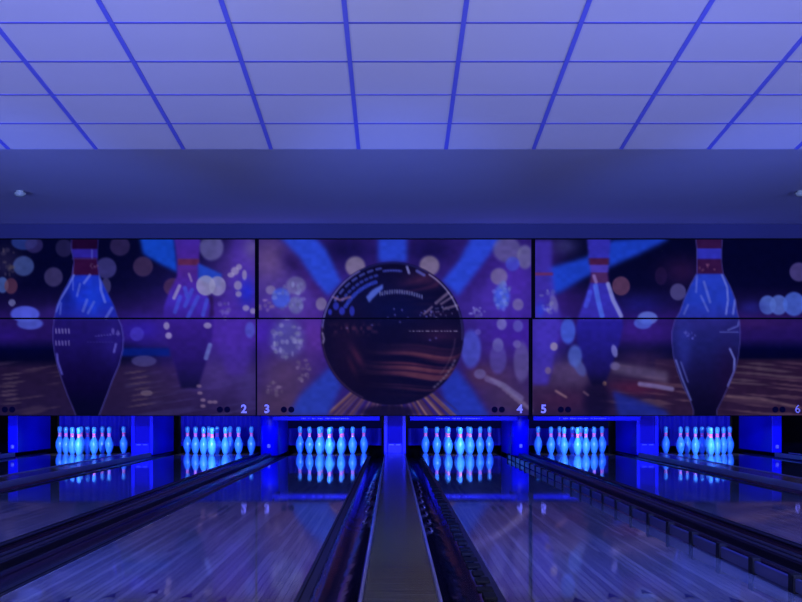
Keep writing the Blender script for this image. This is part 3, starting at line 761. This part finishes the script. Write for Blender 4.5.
def dot(px, py, parent):
    bm = BM(); r = .039
    a = [bm.verts.new((wx(px, D)+r*math.cos(2*PI*k/20), -.006, wz(py, D)+r*math.sin(2*PI*k/20))) for k in range(20)]
    b = [bm.verts.new((v.co.x, -.0012, v.co.z)) for v in a]
    bm.faces.new(a); bm.faces.new(b)
    for k in range(20): bm.faces.new((a[k], a[(k+1) % 20], b[(k+1) % 20], b[k]))
    obj('indicator_disc', bm, M['dot'], parent)
PANELS = [
 (-21, 254.9, 239.6, 317.6, 'upper left video panel showing a dark pin neck, bokeh lights and a blue beam'),
 (-21, 255.6, 319.3, 415.2, 'lower left video panel showing the dark belly of a near pin'),
 (258.9, 531.2, 239.6, 317.6, 'upper centre video panel showing top half of a big bowling ball and blue beams'),
 (257.2, 528.6, 319.3, 415.2, 'lower centre video panel showing the bottom half of a big ball'),
 (535.2, 808, 239.6, 317.6, 'upper right video panel showing two pin necks and a slanting blue beam'),
 (532.6, 808, 319.3, 415.2, 'lower right video panel showing a blue pin belly on wooden boards')]
NUMS = {1: [('2', 243.9)], 3: [('3', 266.9), ('4', 519.8)], 5: [('5', 543.6), ('6', 797.6)]}
DOTS = {1: [4.9, 12.2, 219.9, 227.3], 3: [283.9, 291.3, 494.6, 501.8], 5: [560.8, 568, 775.3, 782.4]}
for i, (a, b, c_, d_, lab) in enumerate(PANELS):
    t = thing('video_panel', lab, 'video screen', (0, D, 0), 'video wall panels')
    bpy.context.view_layer.update()
    x0, x1 = wx(a, D), wx(b, D); z0, z1 = wz(d_, D), wz(c_, D)
    e = .010
    obj('housing', one(x0-e, x1+e, .002, .07, z0-e, z1+e*.9), M['bezel'], t)
    bm = BM()   # slim raised rim round the picture
    box(bm, x0-e, x0, -.004, .0018, z0-e, z1+e*.9); box(bm, x1, x1+e, -.004, .0018, z0-e, z1+e*.9)
    box(bm, x0, x1, -.004, .0018, z0-e, z0); box(bm, x0, x1, -.004, .0018, z1, z1+e*.9)
    obj('rim', bm, M['bezel'], t)
    s = screen_mesh(a, b, c_, d_, t); s.matrix_parent_inverse.identity(); s.location = (0, 0, 0)
    for ch, px in NUMS.get(i, []): digit(ch, px, 409.3, t)
    for px in DOTS.get(i, []): dot(px, 409.6, t)

# ------------------------------------------------------------------ smoke detectors on the plaster ceiling
for px, lab in ((20, 'small round white smoke detector on the ceiling at left'), (801, 'small round white smoke detector on the ceiling at right edge')):
    y = 12.6; x = wx(px, y)
    t = thing('smoke_detector', lab, 'smoke detector', (x, y, pz(y)))
    obj('mounting_base', lathe(BM(), [(0, 0), (.036, 0), (.036, -.016), (0, -.016)], 24), M['white'], t)
    obj('dome', lathe(BM(), [(.0, -.0165), (.055, -.0165), (.055, -.030), (.042, -.048), (.02, -.055), (0, -.056)], 24), M['white'], t, smooth=True)

# ------------------------------------------------------------------ light
def area(name, loc, rot, sx, sy, P_, c, spread=None):
    l = bpy.data.lights.new(name, 'AREA'); l.shape = 'RECTANGLE'; l.size = sx; l.size_y = sy; l.energy = P_; l.color = c
    if spread: l.spread = spread
    o = bpy.data.objects.new(name, l); C.objects.link(o); o.location = loc; o.rotation_euler = rot; return o
from mathutils import Vector
def spot(name, loc, aim, P_, c, ang, size=.1):
    l = bpy.data.lights.new(name, 'SPOT'); l.energy = P_; l.color = c; l.spot_size = math.radians(ang); l.spot_blend = 1; l.shadow_soft_size = size
    o = bpy.data.objects.new(name, l); C.objects.link(o); o.location = loc
    o.rotation_euler = (Vector(aim)-Vector(loc)).to_track_quat('-Z', 'Y').to_euler(); return o
# general lighting of the seating area behind the camera (aimed up and forward)
area('concourse_light', (0, -3.2, .22), (math.radians(125), 0, 0), 9, .6, 1720, (.37, .40, 1.0), math.radians(150))
for sx in (-5, -2.5, 0, 2.5, 5):  # unseen spots added to spread blue over the smooth ceiling
    spot('blue_ceiling_fill', (sx, -.5, .22), (sx*1.1, 17, 2.93), 6000, (.06, .13, 1.0), 14)
for sx in (-4.6, -1.7, 1.7, 4.6):  # unseen downlights added to make the near lanes bluer
    spot('blue_lane_fill', (sx, 2.4, 2.55), (sx, 8.6, 0), 4000, (.03, .085, 1.0), 64)
# blue tubes behind the lower edge of the screens, lighting the pin end
for x in (-3.45, XC, 3.45):
    area('blue_tube_light', (x, D+.22, .60), (math.radians(35), 0, 0), 3.3, .06, 17, (.06, .08, 1.0))
    area('blue_fascia_fill', (x, 17.0, .50), (math.radians(170), 0, 0), 3.2, .05, 5, (.08, .1, 1.0))  # strip added in front of the screens to brighten the ceiling above
for n, x in LANES:
    l = bpy.data.lights.new('pin_spot', 'SPOT'); l.energy = 72; l.color = (.60, .80, 1.0); l.spot_size = math.radians(84); l.spot_blend = .9
    l.shadow_soft_size = .03
    o = bpy.data.objects.new('pin_spot', l); C.objects.link(o)
    o.location = (x, D+.47, .44); o.rotation_euler = (math.radians(82), 0, 0)

w = bpy.data.worlds.new('World'); S.world = w; w.use_nodes = True
w.node_tree.nodes['Background'].inputs['Color'].default_value = (.02, .02, .10, 1)
w.node_tree.nodes['Background'].inputs['Strength'].default_value = .3

# ------------------------------------------------------------------ camera
cd = bpy.data.cameras.new('Camera'); cam = bpy.data.objects.new('Camera', cd); C.objects.link(cam)
cam.location = (0, 0, H); cam.rotation_euler = (PI/2, 0, 0)
cd.sensor_width = 36; cd.lens = F/802*36; cd.shift_x = (401-VX)/802; cd.shift_y = (VY-301)/802; cd.clip_start = .05
S.camera = cam
S.view_settings.view_transform = 'Standard'; S.view_settings.look = 'None'
S.view_settings.exposure = 0; S.view_settings.gamma = 1; S.view_settings.use_curve_mapping = False
